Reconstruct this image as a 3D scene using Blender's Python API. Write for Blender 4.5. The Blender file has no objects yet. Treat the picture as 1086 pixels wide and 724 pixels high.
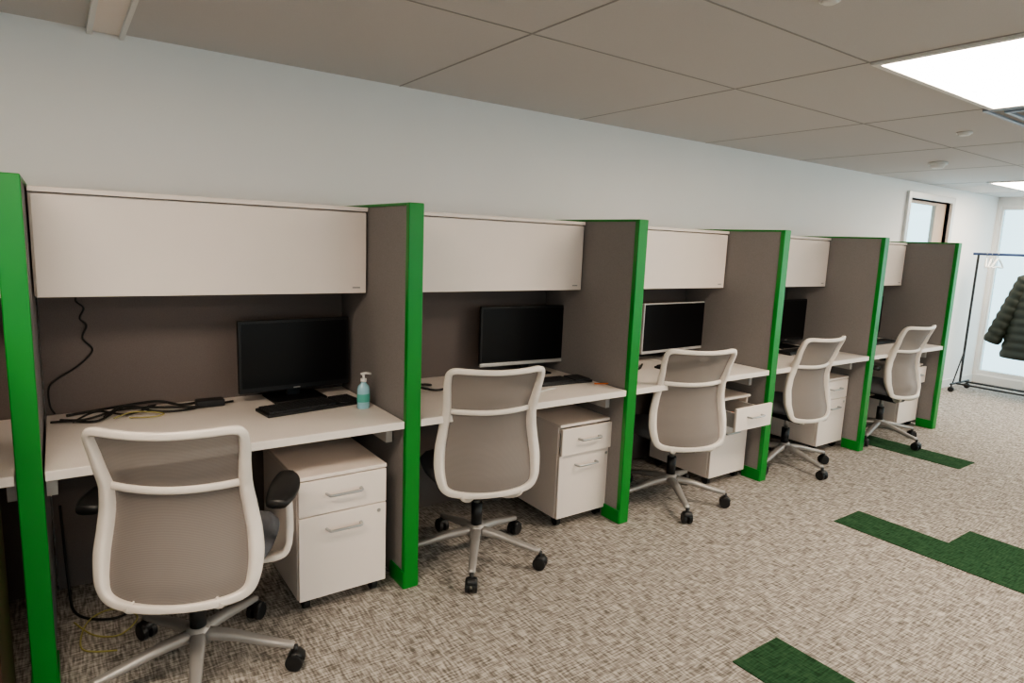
import bpy, bmesh, math, random
from mathutils import Vector, Matrix
random.seed(4)
sc=bpy.context.scene
COL=sc.collection
W=1.2689; H=1.62; D=0.7693; T=0.0653; CF=0.3624; CT=1.6064; CB=1.2316; ZC=2.226; DD=0.7622
XE=9.3; XL=-4.0; YF=-6.6

# ---------------- materials ----------------
def nmat(name):
    m=bpy.data.materials.new(name); m.use_nodes=True
    nt=m.node_tree; b=nt.nodes['Principled BSDF']; return m,nt,b
def mat(name,col,rough=.5,metal=0,noise=0,scale=40,bump=0,spec=.5,**kw):
    m,nt,b=nmat(name)
    b.inputs['Roughness'].default_value=rough; b.inputs['Metallic'].default_value=metal
    b.inputs['Specular IOR Level'].default_value=spec
    tc=nt.nodes.new('ShaderNodeTexCoord'); n=nt.nodes.new('ShaderNodeTexNoise')
    n.inputs['Scale'].default_value=scale; n.inputs['Detail'].default_value=3
    nt.links.new(tc.outputs['Object'],n.inputs['Vector'])
    r=nt.nodes.new('ShaderNodeMix'); r.data_type='RGBA'
    k=max(noise,.015)
    r.inputs[6].default_value=(*[x*(1-k) for x in col],1); r.inputs[7].default_value=(*[min(1,x*(1+k)) for x in col],1)
    nt.links.new(n.outputs['Fac'],r.inputs[0]); nt.links.new(r.outputs[2],b.inputs['Base Color'])
    if bump:
        bp=nt.nodes.new('ShaderNodeBump'); bp.inputs['Strength'].default_value=bump; bp.inputs['Distance'].default_value=.003
        nt.links.new(n.outputs['Fac'],bp.inputs['Height']); nt.links.new(bp.outputs['Normal'],b.inputs['Normal'])
    return m
M={}
M['wall']=mat('wall_paint',(.85,.825,.80),.85,noise=.02,scale=3,spec=.2)
M['ceil']=mat('ceiling_tile',(.60,.58,.57),.95,noise=.05,scale=220,bump=.15,spec=.1)
M['grid']=mat('ceiling_reveal',(.33,.32,.31),.9)
M['white']=mat('white_trim',(.8,.79,.77),.5)
M['lam']=mat('cream_laminate',(.86,.765,.705),.42,noise=.02,scale=8)
M['desk']=mat('desk_laminate',(.84,.77,.72),.4,noise=.03,scale=15)
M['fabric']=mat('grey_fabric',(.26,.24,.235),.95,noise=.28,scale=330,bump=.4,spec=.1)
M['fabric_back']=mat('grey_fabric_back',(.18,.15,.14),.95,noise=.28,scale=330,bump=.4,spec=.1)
M['green']=mat('green_paint',(.010,.23,.028),.35,noise=.04,scale=10)
M['frame']=mat('chair_shell',(.78,.715,.66),.38)
M['seat']=mat('seat_fabric',(.12,.12,.132),.9,noise=.25,scale=250,bump=.4)
M['black']=mat('black_plastic',(.013,.013,.014),.42)
M['bezel']=mat('monitor_bezel',(.010,.010,.011),.4)
M['screen']=mat('screen_glass',(.004,.004,.005),.3,spec=.3)
M['metal']=mat('brushed_metal',(.5,.5,.5),.32,metal=.85)
M['base']=mat('chair_base_grey',(.38,.36,.345),.38,metal=.35)
M['silver']=mat('silver_plastic',(.62,.61,.6),.35,metal=.3)
M['keys']=mat('key_plastic',(.03,.03,.032),.5)
M['cable']=mat('black_cable',(.012,.011,.01),.5)
M['ycable']=mat('yellow_cable',(.42,.37,.12),.5)
M['wood']=mat('dark_wood',(.05,.02,.011),.45,noise=.4,scale=12)
M['lwood']=mat('door_wood',(.42,.33,.26),.45,noise=.15,scale=12)
M['jacket']=mat('jacket_nylon',(.016,.022,.015),.5,noise=.2,scale=30)
M['blue']=mat('blue_steel',(.03,.06,.16),.35,metal=.3)
M['label']=mat('bottle_label',(.1,.42,.35),.5)
M['orange']=mat('orange_plastic',(.7,.2,.06),.5)
M['paper']=mat('paper',(.75,.74,.7),.8)
M['grille']=mat('diffuser_metal',(.35,.42,.52),.4,metal=.2)
def emis(name,col,s):
    m=bpy.data.materials.new(name); m.use_nodes=True; nt=m.node_tree; nt.nodes.clear()
    o=nt.nodes.new('ShaderNodeOutputMaterial'); e=nt.nodes.new('ShaderNodeEmission')
    e.inputs[0].default_value=(*col,1); e.inputs[1].default_value=s; nt.links.new(e.outputs[0],o.inputs[0]); return m
M['light']=emis('light_diffuser',(1,.85,.68),21.5)
def glass(name,tint,fac,rough=.05):
    m=bpy.data.materials.new(name); m.use_nodes=True; nt=m.node_tree; nt.nodes.clear()
    o=nt.nodes.new('ShaderNodeOutputMaterial'); t=nt.nodes.new('ShaderNodeBsdfTransparent'); g=nt.nodes.new('ShaderNodeBsdfGlossy'); x=nt.nodes.new('ShaderNodeMixShader')
    t.inputs[0].default_value=(*tint,1); g.inputs[1].default_value=rough; x.inputs[0].default_value=fac
    nt.links.new(t.outputs[0],x.inputs[1]); nt.links.new(g.outputs[0],x.inputs[2]); nt.links.new(x.outputs[0],o.inputs[0]); return m
M['glass']=glass('window_glass',(.86,.95,.98),.06)
M['bottle']=mat('clear_blue_gel',(.35,.6,.68),.12)
def meshmat():
    m,nt,b=nmat('chair_mesh'); b.inputs['Roughness'].default_value=.8
    t=nt.nodes.new('ShaderNodeBsdfTransparent'); x=nt.nodes.new('ShaderNodeMixShader'); x.inputs[0].default_value=.88
    o=nt.nodes['Material Output']
    tc=nt.nodes.new('ShaderNodeTexCoord'); w=nt.nodes.new('ShaderNodeTexWave'); w.bands_direction='Z'; w.inputs['Scale'].default_value=70
    nt.links.new(tc.outputs['Object'],w.inputs['Vector'])
    r=nt.nodes.new('ShaderNodeMix'); r.data_type='RGBA'; r.inputs[6].default_value=(.215,.185,.17,1); r.inputs[7].default_value=(.285,.25,.23,1)
    nt.links.new(w.outputs['Fac'],r.inputs[0]); nt.links.new(r.outputs[2],b.inputs['Base Color'])
    nt.links.new(t.outputs[0],x.inputs[1]); nt.links.new(b.outputs[0],x.inputs[2]); nt.links.new(x.outputs[0],o.inputs[0]); return m
M['mesh']=meshmat()
def carpet(name,c0,c1,c2):
    m,nt,b=nmat(name); b.inputs['Roughness'].default_value=1; b.inputs['Specular IOR Level'].default_value=.05
    tc=nt.nodes.new('ShaderNodeTexCoord'); vals=[]
    for k,s in enumerate([(18,140,1),(120,16,1)]):
        mp=nt.nodes.new('ShaderNodeMapping'); mp.inputs['Scale'].default_value=s; mp.inputs['Location'].default_value=(k*3.3,k*7.1,0)
        n=nt.nodes.new('ShaderNodeTexNoise'); n.inputs['Scale'].default_value=1; n.inputs['Detail'].default_value=1.5
        nt.links.new(tc.outputs['Object'],mp.inputs[0]); nt.links.new(mp.outputs[0],n.inputs['Vector']); vals.append(n)
    a=nt.nodes.new('ShaderNodeMath'); a.operation='ADD'; nt.links.new(vals[0].outputs['Fac'],a.inputs[0]); nt.links.new(vals[1].outputs['Fac'],a.inputs[1])
    h=nt.nodes.new('ShaderNodeMath'); h.operation='MULTIPLY'; h.inputs[1].default_value=.5; nt.links.new(a.outputs[0],h.inputs[0])
    r=nt.nodes.new('ShaderNodeValToRGB'); e=r.color_ramp.elements
    e[0].position=.37; e[0].color=(*c0,1); e[1].position=.63; e[1].color=(*c2,1); q=e.new(.49); q.color=(*c1,1)
    nt.links.new(h.outputs[0],r.inputs[0]); nt.links.new(r.outputs[0],b.inputs['Base Color'])
    bp=nt.nodes.new('ShaderNodeBump'); bp.inputs['Strength'].default_value=.3; bp.inputs['Distance'].default_value=.003
    nt.links.new(h.outputs[0],bp.inputs['Height']); nt.links.new(bp.outputs['Normal'],b.inputs['Normal'])
    return m
M['carpet']=carpet('carpet_beige',(.15,.135,.12),(.32,.29,.262),(.57,.53,.49))
M['gcarpet']=carpet('carpet_green',(.022,.052,.026),(.033,.08,.04),(.05,.108,.055))

# ---------------- mesh helpers ----------------
def empty(name,loc=(0,0,0),rot=0,scale=1):
    o=bpy.data.objects.new(name,None); o.location=loc; o.rotation_euler=(0,0,rot); o.scale=(scale,)*3; COL.objects.link(o); o.empty_display_size=.1; return o
def fin(name,bm,m,parent=None,smooth=False,bevel=0,seg=2,loc=None):
    me=bpy.data.meshes.new(name); bmesh.ops.recalc_face_normals(bm,faces=bm.faces[:]); bm.to_mesh(me); bm.free()
    o=bpy.data.objects.new(name,me); COL.objects.link(o); me.materials.append(M[m] if isinstance(m,str) else m)
    if smooth:
        for p in me.polygons: p.use_smooth=True
    if bevel:
        b=o.modifiers.new('bevel','BEVEL'); b.width=bevel; b.segments=seg; b.limit_method='ANGLE'
    if parent: o.parent=parent
    if loc: o.location=loc
    return o
def addbox(bm,a,b):
    x0,y0,z0=a; x1,y1,z1=b
    v=[bm.verts.new(p) for p in [(x0,y0,z0),(x1,y0,z0),(x1,y1,z0),(x0,y1,z0),(x0,y0,z1),(x1,y0,z1),(x1,y1,z1),(x0,y1,z1)]]
    for f in [(0,3,2,1),(4,5,6,7),(0,1,5,4),(1,2,6,5),(2,3,7,6),(3,0,4,7)]: bm.faces.new([v[i] for i in f])
def box(name,a,b,m,parent=None,bevel=0,seg=2,smooth=False):
    bm=bmesh.new(); addbox(bm,a,b); return fin(name,bm,m,parent,smooth,bevel,seg)
def boxes(name,L,m,parent=None,bevel=0):
    bm=bmesh.new()
    for a,b in L: addbox(bm,a,b)
    return fin(name,bm,m,parent,False,bevel)
def addcyl(bm,p,q,r0,r1=None,n=20):
    if r1 is None: r1=r0
    p=Vector(p); q=Vector(q); t=(q-p).normalized(); u=t.orthogonal().normalized(); w=t.cross(u)
    A=[];B=[]
    for i in range(n):
        a=2*math.pi*i/n; d=u*math.cos(a)+w*math.sin(a); A.append(bm.verts.new(p+d*r0)); B.append(bm.verts.new(q+d*r1))
    for i in range(n): bm.faces.new([A[i],A[(i+1)%n],B[(i+1)%n],B[i]])
    bm.faces.new(A[::-1]); bm.faces.new(B)
def cyl(name,p,q,r,m,parent=None,r1=None,n=20,bevel=0):
    bm=bmesh.new(); addcyl(bm,p,q,r,r1,n); o=fin(name,bm,m,parent,False,bevel)
    for f in o.data.polygons: f.use_smooth=len(f.vertices)==4
    return o
def catmull(P,closed=False,k=6):
    P=[Vector(p) for p in P]; n=len(P); out=[]
    R=range(n) if closed else range(n-1)
    for i in R:
        if closed: a,b,c,d=P[(i-1)%n],P[i],P[(i+1)%n],P[(i+2)%n]
        else: a,b,c,d=P[max(i-1,0)],P[i],P[i+1],P[min(i+2,n-1)]
        for j in range(k):
            t=j/k; out.append(.5*((2*b)+(-a+c)*t+(2*a-5*b+4*c-d)*t*t+(-a+3*b-3*c+d)*t**3))
    if not closed: out.append(P[-1])
    return out
def addsweep(bm,P,w,d,N=None,closed=False,n=10,ex=.7):
    P=[Vector(p) for p in P]; L=len(P); rings=[]; last=None
    for i,p in enumerate(P):
        if closed: t=(P[(i+1)%L]-P[i-1])
        else: t=P[min(i+1,L-1)]-P[max(i-1,0)]
        t.normalize()
        if N is not None: nn=Vector(N(p) if callable(N) else N)
        else: nn=last if last is not None else t.orthogonal()
        nn=nn-t*nn.dot(t)
        if nn.length<1e-6: nn=t.orthogonal()
        nn.normalize(); last=nn.copy(); b=t.cross(nn)
        ww=w(i/(L-1)) if callable(w) else w; dd=d(i/(L-1)) if callable(d) else d
        ring=[]
        for k in range(n):
            a=2*math.pi*(k+.5)/n; c,s=math.cos(a),math.sin(a)
            ring.append(bm.verts.new(p+b*(ww/2*math.copysign(abs(c)**ex,c))+nn*(dd/2*math.copysign(abs(s)**ex,s))))
        rings.append(ring)
    for i in range(L if closed else L-1):
        A=rings[i];B=rings[(i+1)%L]
        for k in range(n): bm.faces.new([A[k],A[(k+1)%n],B[(k+1)%n],B[k]])
    if not closed: bm.faces.new(rings[0][::-1]); bm.faces.new(rings[-1])
def sweep(name,P,w,d,m,parent=None,N=None,closed=False,n=10,ex=.7):
    bm=bmesh.new(); addsweep(bm,P,w,d,N,closed,n,ex); return fin(name,bm,m,parent,True)
def cable(name,P,r,m='cable',parent=None,k=8):
    return sweep(name,catmull(P,False,k),2*r,2*r,m,parent,n=6,ex=1)

# ---------------- room shell ----------------
bm=bmesh.new(); addbox(bm,(XL,YF,-.1),(XE,0.0,0)); floor=fin('floor',bm,'carpet')
box('ceiling',(XL,YF,ZC),(XE,0.0,ZC+.1),'ceil')
DX0,DX1,DZ=7.05,8.0,2.07
boxes('wall_back',[((XL,0,-.1),(DX0,.12,ZC+.1)),((DX1,0,-.1),(XE,.12,ZC+.1)),((DX0,0,DZ),(DX1,.12,ZC+.1))],'wall')
box('wall_left',(XL-.12,YF,-.1),(XL,.12,ZC+.1),'wall')
boxes('wall_front',[((XL,YF-.12,-.1),(XE,YF,.85)),((XL,YF-.12,2.05),(XE,YF,ZC+.1)),((XL,YF-.12,.85),(-2.5,YF,2.05)),((0.5,YF-.12,.85),(1.5,YF,2.05)),((4.5,YF-.12,.85),(5.5,YF,2.05)),((8.5,YF-.12,.85),(XE,YF,2.05))],'wall')
for k,(a,b) in enumerate([(-2.5,.5),(1.5,4.5),(5.5,8.5)]):  # unseen windows added behind the camera to give cool daylight fill
    e=empty('window_%d'%(k+2))
    boxes('window_frame',[((a,YF-.09,.85),(b,YF-.03,.9)),((a,YF-.09,2.0),(b,YF-.03,2.05)),((a,YF-.09,.9),(a+.05,YF-.03,2.0)),((b-.05,YF-.09,.9),(b,YF-.03,2.0)),(((a+b)/2-.025,YF-.09,.9),((a+b)/2+.025,YF-.03,2.0))],'white',e)
    boxes('window_pane',[((a+.05,YF-.062,.9),((a+b)/2-.025,YF-.058,2.0)),(((a+b)/2+.025,YF-.062,.9),(b-.05,YF-.058,2.0))],'glass',e)
boxes('wall_right',[((XE,YF-.12,-.1),(XE+.15,.12,.10)),((XE,YF-.12,2.12),(XE+.15,.12,ZC+.1)),((XE,-.04,.10),(XE+.15,.12,2.12)),((XE,YF-.12,.1),(XE+.15,YF+.3,2.12))],'wall')
e=empty('window_1'); ya,yb=YF+.3,-.04
L=[((XE+.02,ya,.10),(XE+.10,yb,.15)),((XE+.02,ya,2.08),(XE+.10,yb,2.12))]
P=[]; n=5; st=(yb-ya)/n
for i in range(n+1):
    y=ya+i*st; L.append(((XE+.02,max(ya,y-.02),.15),(XE+.08,min(yb,y+.02),2.08)))
for i in range(n): P.append(((XE+.055,ya+i*st+.02,.15),(XE+.06,ya+(i+1)*st-.02,2.08)))
boxes('window_frame',L,'white',e); boxes('window_pane',P,'glass',e)
boxes('baseboard_right',[((XE-.015,YF,0),(XE,0,.09))],'white')
boxes('baseboard_back',[((6.45,-.015,0),(DX0-.07,0,.09)),((DX1+.07,-.015,0),(XE-.016,0,.09))],'white')
e=empty('door_1')
boxes('door_frame',[((DX0-.06,-.03,0),(DX0,.12,DZ+.06)),((DX1,-.03,0),(DX1+.06,.12,DZ+.06)),((DX0,-.03,DZ),(DX1,.12,DZ+.06))],'silver',e,.003)
boxes('door_leaf',[((DX0+.01,.03,.01),(DX0+.08,.07,DZ-.01)),((DX1-.25,.03,.01),(DX1-.01,.07,DZ-.01)),((DX0+.08,.03,.01),(DX1-.25,.07,.25)),((DX0+.08,.03,DZ-.04),(DX1-.25,.07,DZ-.01))],'lwood',e,.002)
box('door_glass',(DX0+.08,.047,.25),(DX1-.25,.053,DZ-.04),'glass',e)
cyl('door_handle',(DX1-.1,.0,1.0),(DX1-.22,.0,1.0),.01,'metal',e)
L=[]
xs=[.37+1.18*i for i in range(-3,8)]
for x in xs: L.append(((x-.004,YF,ZC-.0015),(x+.004,0,ZC+.001)))
for y in [-1.1,-1.71,-2.31,-2.92,-3.52,-4.1,-4.7,-5.3,-5.9]: L.append(((XL,y-.004,ZC-.0014),(XE,y+.004,ZC+.001)))
boxes('trim_1',L,'grid')
e=empty('linear_slot_diffuser')
boxes('rails',[((.245,YF+.01,ZC-.022),(.262,-.002,ZC-.002)),((.352,YF+.01,ZC-.022),(.368,-.002,ZC-.002))],'white',e)
box('slot',(.262,YF+.01,ZC-.008),(.352,-.002,ZC-.002),'lam',e)
def troffer(x0,y0,x1,y1):
    e=empty('ceiling_light_panel')
    boxes('frame',[((x0,y0,ZC-.012),(x1,y0+.025,ZC-.002)),((x0,y1-.025,ZC-.012),(x1,y1,ZC-.002)),((x0,y0+.025,ZC-.012),(x0+.025,y1-.025,ZC-.002)),((x1-.025,y0+.025,ZC-.012),(x1,y1-.025,ZC-.002))],'white',e)
    box('diffuser',(x0+.025,y0+.025,ZC-.008),(x1-.025,y1-.025,ZC-.003),'light',e)
for x in (-.81,2.73,6.27):
    troffer(x+.005,-2.31,x+1.175,-1.715)
    troffer(x+.005,-4.70,x+1.175,-4.105)
troffer(7.455,-1.095,8.625,-.5)
e=empty('air_diffuser'); x0,y0,x1,y1=3.92,-2.31,4.52,-1.68
for k in range(4):
    s=.07*k
    boxes('ring_%d'%k,[((x0+s,y0+s,ZC-.012-.004*k),(x1-s,y0+s+.02,ZC-.002)),((x0+s,y1-s-.02,ZC-.012-.004*k),(x1-s,y1-s,ZC-.002)),((x0+s,y0+s+.02,ZC-.012-.004*k),(x0+s+.02,y1-s-.02,ZC-.002)),((x1-s-.02,y0+s+.02,ZC-.012-.004*k),(x1-s,y1-s-.02,ZC-.002))],'grille',e)
box('throat',(x0+.02,y0+.02,ZC-.004),(x1-.02,y1-.02,ZC-.002),'grid',e)
def disc(name,x,y,r,h):
    e=empty(name,(x,y,ZC-.001)); cyl('body',(0,0,-h*.45),(0,0,0),r,'white',e); cyl('cap',(0,0,-h),(0,0,-h*.45),r*.6,'white',e,r1=r*.85); return e
disc('smoke_detector',5.79,-.74,.065,.045)
disc('sprinkler_head',4.53,-1.38,.04,.02); disc('sprinkler_head',2.01,-1.95,.03,.012)
for a,b in [((3.60,-2.36,.0),(3.875,-1.36,.004)),((3.875,-2.83,.0),(4.15,-1.83,.004)),((2.04,-2.83,0),(2.315,-1.83,.004)),((5.30,-1.35,0),(5.58,-.36,.004))]:
    box('carpet_tile_green',a,b,'gcarpet')

# ---------------- partitions ----------------
for i in range(-1,6):
    x=i*W; e=empty('cubicle_partition',(x,0,0)); h=T/2
    box('fabric_panel',(-h+.004,-D+.03,.02),(h-.004,-.002,H-.012),'fabric',e,.002)
    boxes('green_trim',[((-h,-D,0),(h,-D+.03,H)),((-h,-D+.03,H-.012),(h,-.002,H))],'green',e,.004)
    boxes('base_trim',[((-h-.004,-D+.004,0),(h+.004,-D+.14,.075))],'green',e,.003)
for i in range(-1,5):
    x0=i*W+T/2+.002; x1=(i+1)*W-T/2-.002
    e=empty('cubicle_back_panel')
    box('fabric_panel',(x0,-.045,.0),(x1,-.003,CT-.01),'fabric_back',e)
    e=empty('desk')
    box('desktop',(x0+.002,-DD,.708),(x1-.002,-.05,.74),'desk',e,.003)
    boxes('supports',[((x0+.001,-DD+.12,.62),(x0+.03,-.08,.706)),((x1-.03,-DD+.12,.62),(x1-.001,-.08,.706))],'silver',e)
    e=empty('overhead_cabinet')
    box('carcass',(x0,-CF+.022,CB+.004),(x1,-.048,CT-.02),'lam',e)
    box('top',(x0,-CF-.004,CT-.018),(x1,-.048,CT),'lam',e,.002)
    box('flip_door',(x0+.006,-CF,CB),(x1-.006,-CF+.02,CT-.024),'lam',e,.003)
    box('badge',(x1-.07,-CF-.001,CB+.022),(x1-.035,-CF,CB+.028),'base',e)

# ---------------- pedestals ----------------
def pedestal(x0,yf,o1=0.0,o2=0.0,depth=.5):
    w=.365; e=empty('file_pedestal',(x0,yf,0))
    z0,z1=.055,.565; zs=.40
    boxes('carcass',[((0,.02,z0),(.016,depth,z1-.016)),((w-.016,.02,z0),(w,depth,z1-.016)),((.016,depth-.016,z0),(w-.016,depth,z1-.016)),((.016,.02,z0),(w-.016,depth-.016,z0+.016)),((.016,.022,zs-.008),(w-.016,depth-.016,zs+.002))],'lam',e,.001)
    box('top',(0,.0,z1-.016),(w,depth,z1),'lam',e,.003)
    def drawer(nm,za,zb,o):
        box(nm+'_front',(.002,-o,za),(w-.002,.018-o,zb),'lam',e,.003)
        if o>.01:
            boxes(nm+'_box',[((.025,.018-o,za+.015),(.035,.40-o,zb-.035)),((w-.035,.018-o,za+.015),(w-.025,.40-o,zb-.035)),((.035,.018-o,za+.015),(w-.035,.40-o,za+.022)),((.035,.39-o,za+.022),(w-.035,.40-o,zb-.035))],'silver',e)
            if o>.1:
                boxes(nm+'_papers',[((.06,.04-o,za+.023),(.19,.22-o,za+.045)),((.2,.03-o,za+.023),(.3,.16-o,za+.06))],'paper',e)
                boxes(nm+'_pens',[((.21,.18-o,za+.025),(.31,.19-o,za+.034)),((.08,.23-o,za+.025),(.3,.24-o,za+.034))],'orange',e)
        zh=zb-.062
        hx=w/2
        sweep(nm+'_pull',catmull([(hx-.07,-o+.002,zh),(hx-.066,-o-.022,zh),(hx-.05,-o-.03,zh),(hx+.05,-o-.03,zh),(hx+.066,-o-.022,zh),(hx+.07,-o+.002,zh)],k=5),.014,.010,'metal',e,n=8)
    drawer('top_drawer',zs+.003,z1-.020,o1); drawer('file_drawer',z0,zs-.001,o2)
    cyl('lock',(w-.035,-.003-o2,zs-.03),(w-.035,.0-o2,zs-.03),.008,'metal',e)
    bm=bmesh.new()
    for cx in (.04,w-.04):
        for cy in (.05,depth-.05):
            addcyl(bm,(cx-.012,cy,.026),(cx+.012,cy,.026),.025,n=16); addbox(bm,(cx-.014,cy-.012,.035),(cx+.014,cy+.014,.056))
    fin('casters',bm,'black',e)
    return e
pedestal(.803,-.735)
pedestal(2.165,-.645,.018)
pedestal(3.385,-.66,.16)
pedestal(4.672,-.63)
pedestal(5.94,-.63,.03)

# ---------------- chairs ----------------
PROF=[(.36,-.215),(.42,-.228),(.50,-.225),(.58,-.203),(.66,-.183),(.73,-.178),(.80,-.190),(.90,-.232),(1.01,-.283)]
def interp(tb,z):
    if z<=tb[0][0]: return tb[0][1]
    for (a,b),(c,d) in zip(tb,tb[1:]):
        if z<=c:
            t=(z-a)/(c-a); t=t*t*(3-2*t)*.3+t*.7; return b+(d-b)*t
    return tb[-1][1]
def bp(x,z): return Vector((x,interp(PROF,z)+1.4*x*x,z))
OL=[(0,.996),(.12,.999),(.183,1.0),(.205,.985),(.206,.945),(.199,.87),(.194,.80),(.202,.72),(.214,.64),(.220,.57),(.215,.505),(.195,.463),(.14,.448),(0,.445)]
HALF=[(.446,.12)]+sorted([(z,x) for x,z in OL if x>.15])
def chair(x,y,face,phase,arms=False,dz=-.05):
    e=empty('office_chair',(x,y,0),-math.radians(face))
    R=math.radians(phase+face)
    bm=bmesh.new(); bw=bmesh.new(); bf=bmesh.new()
    for k in range(5):
        a=R+k*math.radians(72); c,s=math.cos(a),math.sin(a)
        pts=[(c*.03,s*.03,.135),(c*.12,s*.12,.125),(c*.22,s*.22,.103),(c*.315,s*.315,.085)]
        addsweep(bm,catmull(pts,k=4),lambda t:.052-.022*t,lambda t:.04-.018*t,(0,0,1),n=8)
        px,py=c*.318,s*.318; dx,dy=-s,c
        for sg in (-1,1):
            addcyl(bw,(px+dx*.006*sg,py+dy*.006*sg,.03),(px+dx*.026*sg,py+dy*.026*sg,.03),.03,n=20)
        addsweep(bf,[Vector((px-c*.022,py-s*.022,.04)),Vector((px-c*.008,py-s*.008,.06)),Vector((px+c*.010,py+s*.010,.062)),Vector((px+c*.028,py+s*.028,.045))],.05,.012,(0,0,1),n=8)
        addcyl(bf,(px,py,.05),(px,py,.085),.009,n=10)
    addcyl(bm,(0,0,.105),(0,0,.165),.042,.036,n=24)
    fin('base_arms',bm,'base',e,True); fin('caster_wheels',bw,'black',e,False,.003); fin('caster_hoods',bf,'black',e,True)
    cyl('column_sleeve',(0,0,.165),(0,0,.27),.026,'black',e,n=20); cyl('gas_lift',(0,0,.27),(0,0,.36),.015,'base',e)
    box('mechanism',(-.07,-.15,.335),(.07,.14,.395),'black',e,.015,3)
    boxes('seat_pan',[((-.19,-.12,.396),(.19,.24,.412))],'black',e,.006)
    bm=bmesh.new(); nx,ny=14,14; top=[];bot=[]
    for j in range(ny+1):
        ty=-1+2*j/ny; rt=[];rb=[]
        for i in range(nx+1):
            tx=-1+2*i/nx
            sx=tx*math.sqrt(1-.32*ty*ty*.8); sy=ty*math.sqrt(1-.32*tx*tx*.8)
            ed=max(abs(tx),abs(ty)); dome=.045*(1-ed**6)
            X=sx*.245; Y=.075+sy*.235
            zt=.43+dome-.02*max(0,ty)**3+.008*tx*tx
            rt.append(bm.verts.new((X,Y,zt))); rb.append(bm.verts.new((X*.96,.075+(Y-.075)*.96,.412)))
        top.append(rt);bot.append(rb)
    for j in range(ny):
        for i in range(nx):
            bm.faces.new([top[j][i],top[j][i+1],top[j+1][i+1],top[j+1][i]]); bm.faces.new([bot[j][i],bot[j+1][i],bot[j+1][i+1],bot[j][i+1]])
    per=[(0,i) for i in range(nx)]+[(j,nx) for j in range(ny)]+[(ny,nx-i) for i in range(nx)]+[(ny-j,0) for j in range(ny)]
    for k in range(len(per)):
        a=per[k];b=per[(k+1)%len(per)]; bm.faces.new([top[a[0]][a[1]],top[b[0]][b[1]],bot[b[0]][b[1]],bot[a[0]][a[1]]])
    fin('seat_cushion',bm,'seat',e,True)
    full=OL+[(-x_,z_) for x_,z_ in OL[-2:0:-1]]
    P=[bp(q.x,q.y) for q in catmull([(a,b,0) for a,b in full],True,5)]
    nf=lambda p:(2.8*p.x,-1,.0)
    S=lambda t:math.sin(2*math.pi*t)**2
    LO=lambda t:max(0,1-abs(abs(t-.5)-.16)/.16)
    o=sweep('back_frame',P,lambda t:.024+.010*S(t)+.014*LO(t),lambda t:.018+.028*S(t)+.012*LO(t),'frame',e,nf,True,12,.5); o.location.z=dz
    o=sweep('back_crossbar',[bp(-.191+.382*i/12,.81-.006*math.sin(math.pi*i/12)) for i in range(13)],.024,.016,'frame',e,nf,False,8,.6); o.location.z=dz
    bm=bmesh.new(); g=[]
    for j in range(23):
        z=.450+(.546)*j/22; hw=interp(HALF,z)-.006; row=[]
        for i in range(13):
            xx=-hw+2*hw*i/12; row.append(bm.verts.new(bp(xx,z)+Vector((0,.006,0))))
        g.append(row)
    for j in range(22):
        for i in range(12): bm.faces.new([g[j][i],g[j][i+1],g[j+1][i+1],g[j+1][i]])
    o=fin('back_mesh',bm,'mesh',e,True); o.location.z=dz
    for sg in (-1,1):
        sweep('back_support',catmull([(sg*.13,-.205,.452+dz),(sg*.12,-.20,.42+dz*.7),(sg*.09,-.16,.365),(sg*.05,-.11,.362)],k=5),.04,.022,'frame',e,(0,-1,.3),n=8)
    if arms:
        for sg in (-1,1):
            sweep('arm_post',catmull([(sg*.12,.03,.385),(sg*.24,.03,.385),(sg*.285,.04,.41),(sg*.292,.05,.50),(sg*.285,.055,.61)],k=5),lambda t:.07-.015*t,.024,'frame',e,(lambda p,sg=sg:(sg,0,-.9) if p.z<.45 else (sg,0,0)),n=10)
            bm=bmesh.new(); addsweep(bm,catmull([(sg*.275,-.09,.622),(sg*.28,-.01,.628),(sg*.275,.10,.628),(sg*.262,.19,.62)],k=5),lambda t:.055+.045*math.sin(math.pi*min(1,max(0,t*.9+.08))),.03,(0,0,1),n=12,ex=.75)
            fin('arm_pad',bm,'black',e,True)
    return e
chair(.425,-.87,25,-30,True,-.085)
chair(1.655,-.67,15,235,False,-.05)
chair(3.01,-.67,19,239,False,-.06)
chair(4.23,-.64,3,262,False,-.065)
chair(5.55,-.66,3,262,True,-.045)

# ---------------- monitors & desk things ----------------
DZ0=.7405
def monitor(x,y,w,h,zb,rot=0,kind=0,mark=True):
    e=empty('computer_monitor',(x,y,DZ0),math.radians(rot)); zb-=DZ0
    fm='silver' if kind==2 else 'bezel'
    box('housing',(-w/2,0,zb),(w/2,.022,zb+h),fm,e,.004)
    box('rear_bulge',(-w*.3,.022,zb+.05),(w*.3,.045,zb+h-.06),'bezel',e,.008)
    b=.012 if kind!=2 else .008
    box('screen',(-w/2+b,-.0015,zb+b+.012),(w/2-b,.0005,zb+h-b),'screen',e)
    if kind==1: box('chin',(-w/2,-.004,zb-.004),(w/2,.012,zb+.016),'silver',e,.003)
    elif mark: box('mark',(-.015,-.0012,zb+.007),(.015,.0,zb+.012),'base',e)
    box('neck',(-.03,.045,.008),(.03,.065,zb+h*.5),'bezel',e,.003)
    box('neck_link',(-.03,.03,zb+.06),(.03,.05,zb+.14),'bezel',e)
    box('foot',(-.12,-.06,0),(.12,.115,.010),fm,e,.004)
    return e
monitor(.965,-.20,.50,.32,.785,3)
monitor(2.285,-.19,.64,.33,.80,-4,1)
monitor(3.49,-.22,.66,.33,.795,2,2)
monitor(4.80,-.22,.54,.33,.79,0)
monitor(6.05,-.22,.54,.33,.79,0)
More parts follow.
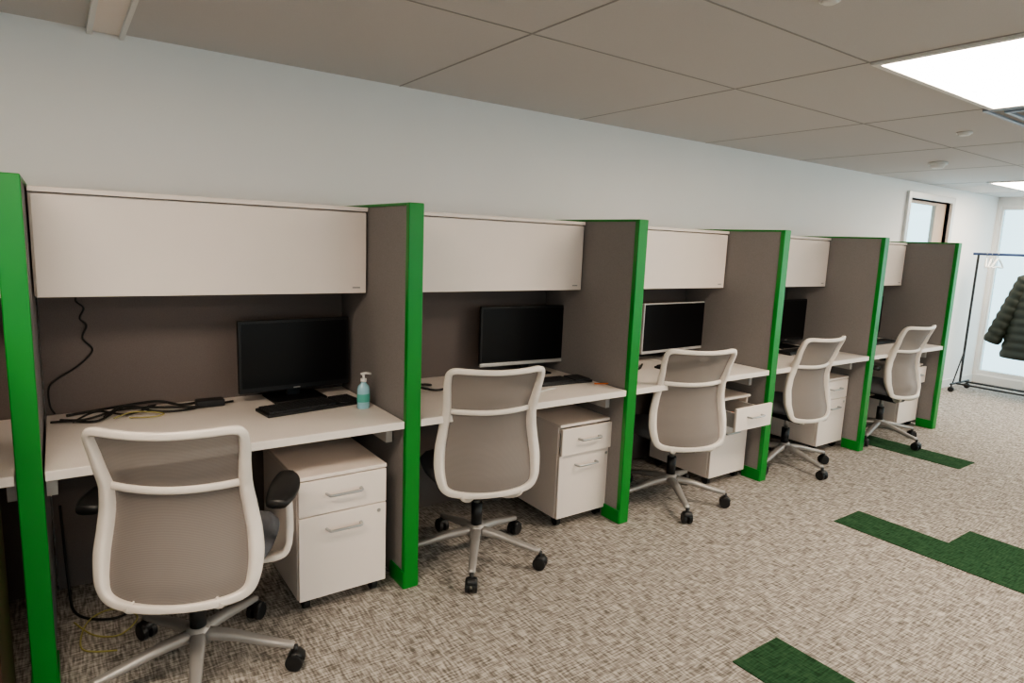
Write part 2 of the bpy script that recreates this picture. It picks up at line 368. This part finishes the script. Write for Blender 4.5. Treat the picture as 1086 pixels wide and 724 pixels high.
def keyboard(x,y,rot=0):
    e=empty('computer_keyboard',(x,y,DZ0),math.radians(rot)); w,d=.43,.135
    bm=bmesh.new(); addbox(bm,(-w/2,-d/2,0),(w/2,d/2,.014)); fin('tray',bm,'black',e,False,.004)
    L=[]
    for r in range(6):
        for c in range(21):
            if c in (15,): continue
            if r==0 and c>3 and c<9:
                continue
            xx=-w/2+.012+c*.0195; yy=-d/2+.010+r*.0198
            L.append(((xx,yy,.012),(xx+.016,yy+.016,.021)))
    L.append(((-w/2+.012+4*.0195,-d/2+.010,.012),(-w/2+.012+8.8*.0195,-d/2+.026,.021)))
    boxes('keys',L,'keys',e)
def mouse(x,y,rot=0):
    e=empty('computer_mouse',(x,y,DZ0),math.radians(rot)); bm=bmesh.new()
    bmesh.ops.create_uvsphere(bm,u_segments=20,v_segments=12,radius=1)
    for v in bm.verts: v.co=Vector((v.co.x*.031,v.co.y*.055,max(0,v.co.z)*.032))
    fin('shell',bm,'black',e,True); cyl('wheel',(-.004,.028,.026),(.004,.028,.026),.008,'silver',e,n=12)
keyboard(.97,-.38,8); keyboard(2.26,-.45,-4); keyboard(3.33,-.44,5); keyboard(4.66,-.42,0); keyboard(5.9,-.42,0)
mouse(2.56,-.46,10); mouse(3.65,-.42,-5)
e=empty('hand_sanitizer_bottle',(1.165,-.49,DZ0))
bm=bmesh.new(); prof=[(.026,0),(.028,.004),(.028,.085),(.024,.10),(.012,.112),(.012,.118)]
rings=[]
for r,z in prof: rings.append([bm.verts.new((r*math.cos(2*math.pi*k/20),r*.75*math.sin(2*math.pi*k/20),z)) for k in range(20)])
for a,b in zip(rings,rings[1:]):
    for k in range(20): bm.faces.new([a[k],a[(k+1)%20],b[(k+1)%20],b[k]])
bm.faces.new(rings[0][::-1]); bm.faces.new(rings[-1]); fin('bottle',bm,'bottle',e,True)
bm=bmesh.new(); addcyl(bm,(0,0,.03),(0,0,.065),.0288,n=20)
for v in bm.verts: v.co.y*=.76
fin('label',bm,'label',e)
cyl('collar',(0,0,.118),(0,0,.132),.013,'white',e); cyl('stem',(0,0,.132),(0,0,.15),.005,'white',e)
sweep('pump_nozzle',[(-.012,0,.153),(.01,0,.155),(.034,0,.150)],.014,.01,'white',e,(0,0,1),n=8)
z=DZ0+.008
e=empty('cable_tangle')
cable('cable_1',[(.10,-.12,z),(.2,-.1,z+.004),(.3,-.13,z+.02),(.42,-.09,z+.015),(.5,-.13,z),(.6,-.1,z)],.006,parent=e)
cable('cable_2',[(.08,-.18,z),(.16,-.21,z),(.26,-.16,z+.01),(.34,-.19,z+.02),(.45,-.15,z),(.55,-.19,z),(.7,-.16,z)],.005,parent=e)
cable('cable_3',[(.12,-.23,z),(.2,-.15,z+.012),(.3,-.2,z),(.4,-.17,z+.02),(.36,-.11,z),(.28,-.15,z+.02),(.22,-.2,z)],.004,parent=e)
cable('cable_5',[(.05,-.2,z),(.11,-.21,z),(.2,-.25,z),(.3,-.14,z+.02),(.4,-.2,z),(.52,-.22,z),(.62,-.14,z)],.005,parent=e)
cable('cable_4',[(.25,-.24,z),(.32,-.21,z+.01),(.42,-.24,z),(.38,-.28,z),(.30,-.25,z)],.0025,'ycable',e)
box('power_brick',(.55,-.20,DZ0+.001),(.66,-.14,DZ0+.03),'black',e,.005)
e=empty('wall_cord')
cable('cord',[(.17,-.05,1.225),(.155,-.052,1.19),(.18,-.052,1.16),(.165,-.052,1.12),(.185,-.052,1.09),(.17,-.052,1.04),(.20,-.052,.99),(.15,-.053,.93),(.08,-.055,.885),(.05,-.058,.85),(.05,-.06,.78),(.065,-.075,z)],.0035,parent=e)
e=empty('cable_tangle')
cable('cable_1',[(1.36,-.3,z),(1.45,-.25,z),(1.55,-.3,z+.02),(1.62,-.25,z),(1.5,-.22,z+.01),(1.42,-.27,z)],.006,parent=e)
cable('cable_2',[(1.38,-.38,z),(1.5,-.33,z+.015),(1.6,-.36,z),(1.75,-.3,z),(1.9,-.2,z)],.006,parent=e)
e=empty('cable_tangle')
cable('cable_1',[(2.68,-.3,z),(2.76,-.24,z),(2.9,-.3,z+.02),(3.0,-.2,z),(2.85,-.18,z+.01),(2.75,-.27,z)],.008,parent=e)
cable('cable_2',[(2.7,-.4,z),(2.8,-.36,z+.02),(2.95,-.4,z),(3.1,-.3,z)],.007,parent=e)
e=empty('floor_cable')
cable('cable_a',[(.08,-.35,.006),(.14,-.48,.006),(.22,-.52,.006),(.28,-.42,.006),(.2,-.32,.006),(.12,-.38,.008),(.1,-.55,.006),(.2,-.62,.006)],.003,'ycable',e)
cable('cable_b',[(.06,-.15,.4),(.07,-.2,.1),(.09,-.3,.012),(.2,-.4,.01),(.3,-.35,.008)],.005,parent=e)
e=empty('pen'); cyl('barrel',(2.44,-.58,DZ0+.005),(2.55,-.63,DZ0+.005),.004,'orange',e)
e=empty('pen'); cyl('barrel',(2.05,-.60,DZ0+.005),(2.18,-.57,DZ0+.005),.004,'paper',e)
e=empty('wooden_bookcase',(-.62,-1.16,0))
boxes('case',[((0,0,0),(.03,.36,1.15)),((.52,0,0),(.55,.36,1.15)),((.03,.34,0),(.52,.36,1.15)),((.03,0,1.12),(.52,.34,1.15)),((.03,0,.05),(.52,.34,.08)),((.03,0,.42),(.52,.34,.445)),((.03,0,.78),(.52,.34,.805))],'wood',e,.002)

# ---------------- garment rack ----------------
RX=8.5; e=empty('garment_rack',(RX,0,0)); L0,L1=-.16,-1.55
bm=bmesh.new()
for y in (L0,L1):
    addcyl(bm,(0,y,.09),(0,y,1.55),.012,n=12)
    addcyl(bm,(-.24,y,.09),(.24,y,.09),.012,n=12)
    addcyl(bm,(-.2,y,.09),(0,y,.45),.007,n=10)
    for xx in (-.22,.22):
        addcyl(bm,(xx-.012,y,.03),(xx+.012,y,.03),.03,n=16); addcyl(bm,(xx,y,.03),(xx,y,.09),.008,n=8)
for xx in (-.12,.12): addcyl(bm,(xx,L0,.09),(xx,L1,.09),.01,n=10)
fin('frame',bm,'black',e,False)
cyl('top_rail',(0,L0+.05,1.55),(0,L1-.05,1.55),.014,'blue',e)
for k,y in enumerate((-.24,-.29,-.35)):
    a=math.radians(70+k*8); c,s=math.cos(a),math.sin(a)
    bm=bmesh.new()
    P=[(.02,0,0),(.02,0,.02),(0,0,.03),(-.02,0,.02),(0,0,-.02),(0,0,-.05)]
    addsweep(bm,catmull([Vector((p[0]*s,p[0]*c,p[2])) for p in P],k=4),.006,.006,n=6)
    P=[(0,-.05),(.1,-.08),(.19,-.13),(.18,-.145),(0,-.135),(-.18,-.145),(-.19,-.13),(-.1,-.08)]
    addsweep(bm,catmull([Vector((p[0]*s,p[0]*c,p[1])) for p in P],True,4),.018,.018,n=6,closed=True)
    fin('coat_hanger',bm,'white',e,True,loc=(0,y,1.55))
e=empty('puffer_jacket',(RX,-.80,0))
def loft(name,secs,m,parent,n=24):
    bm=bmesh.new(); rings=[]
    for (c,u,v) in secs:
        c=Vector(c);u=Vector(u);v=Vector(v)
        rings.append([bm.verts.new(c+u*math.cos(2*math.pi*k/n)+v*math.sin(2*math.pi*k/n)) for k in range(n)])
    for a,b in zip(rings,rings[1:]):
        for k in range(n): bm.faces.new([a[k],a[(k+1)%n],b[(k+1)%n],b[k]])
    bm.faces.new(rings[0][::-1]); bm.faces.new(rings[-1]); return fin(name,bm,m,parent,True)
secs=[]; N=60
for i in range(N+1):
    t=i/N; z=1.42-.97*t
    wy=.06+ .15*min(1,(t/.14))**.7 + .09*t; wx=.05+.06*min(1,t/.2)+.02*t
    q=.014*abs(math.sin(math.pi*t*11)); secs.append(((0,0,z),(wx+q,0,0),(0,wy+q,0)))
loft('body',secs,'jacket',e)
for sg in (1,-1):
    A=Vector((-.01,sg*.14,1.34)); B=Vector((-.03,sg*.39,.60)); dv=(B-A).normalized(); pv=Vector((0,1,0)); pv=(pv-dv*pv.dot(dv)).normalized()
    secs=[]
    for i in range(N+1):
        t=i/N; r=.085-.01*t+.011*abs(math.sin(math.pi*t*9))
        if t<.06: r*=.5+.5*t/.06
        secs.append((A+(B-A)*t,Vector((1,0,0))*r,pv*r))
    loft('sleeve',secs,'jacket',e)
sweep('collar',catmull([(-.06,.05,1.40),(-.03,.08,1.43),(.04,.06,1.45),(.05,0,1.45),(.04,-.06,1.45),(-.03,-.08,1.43),(-.06,-.05,1.40)],k=4),.06,.03,'jacket',e,(0,0,1))
cyl('hanger_hook',(0,0,1.44),(0,0,1.53),.003,'white',e)

# ---------------- world & light ----------------
w=bpy.data.worlds.new('World'); sc.world=w; w.use_nodes=True
bg=w.node_tree.nodes['Background']; bg.inputs[0].default_value=(.70,.84,.88,1); bg.inputs[1].default_value=3.2
try: sc.view_settings.look='AgX - Medium High Contrast'
except Exception as ex: print(ex)

# ---------------- camera ----------------
cx,cy,cz,yaw,pit,roll,f=0.1027,-3.0867,1.4861,0.6178,0.1545,0.0397,682.13
F=Vector((math.sin(yaw)*math.cos(pit),math.cos(yaw)*math.cos(pit),-math.sin(pit)))
R0=Vector((math.cos(yaw),-math.sin(yaw),0)); U0=R0.cross(F)
Rv=R0*math.cos(roll)+U0*math.sin(roll); Uv=-R0*math.sin(roll)+U0*math.cos(roll)
cam=bpy.data.cameras.new('camera'); co=bpy.data.objects.new('camera',cam); COL.objects.link(co)
cam.sensor_width=36; cam.lens=f/1086*36; cam.clip_start=.02
m=Matrix(((Rv.x,Uv.x,-F.x,cx),(Rv.y,Uv.y,-F.y,cy),(Rv.z,Uv.z,-F.z,cz),(0,0,0,1))); co.matrix_world=m
sc.camera=co
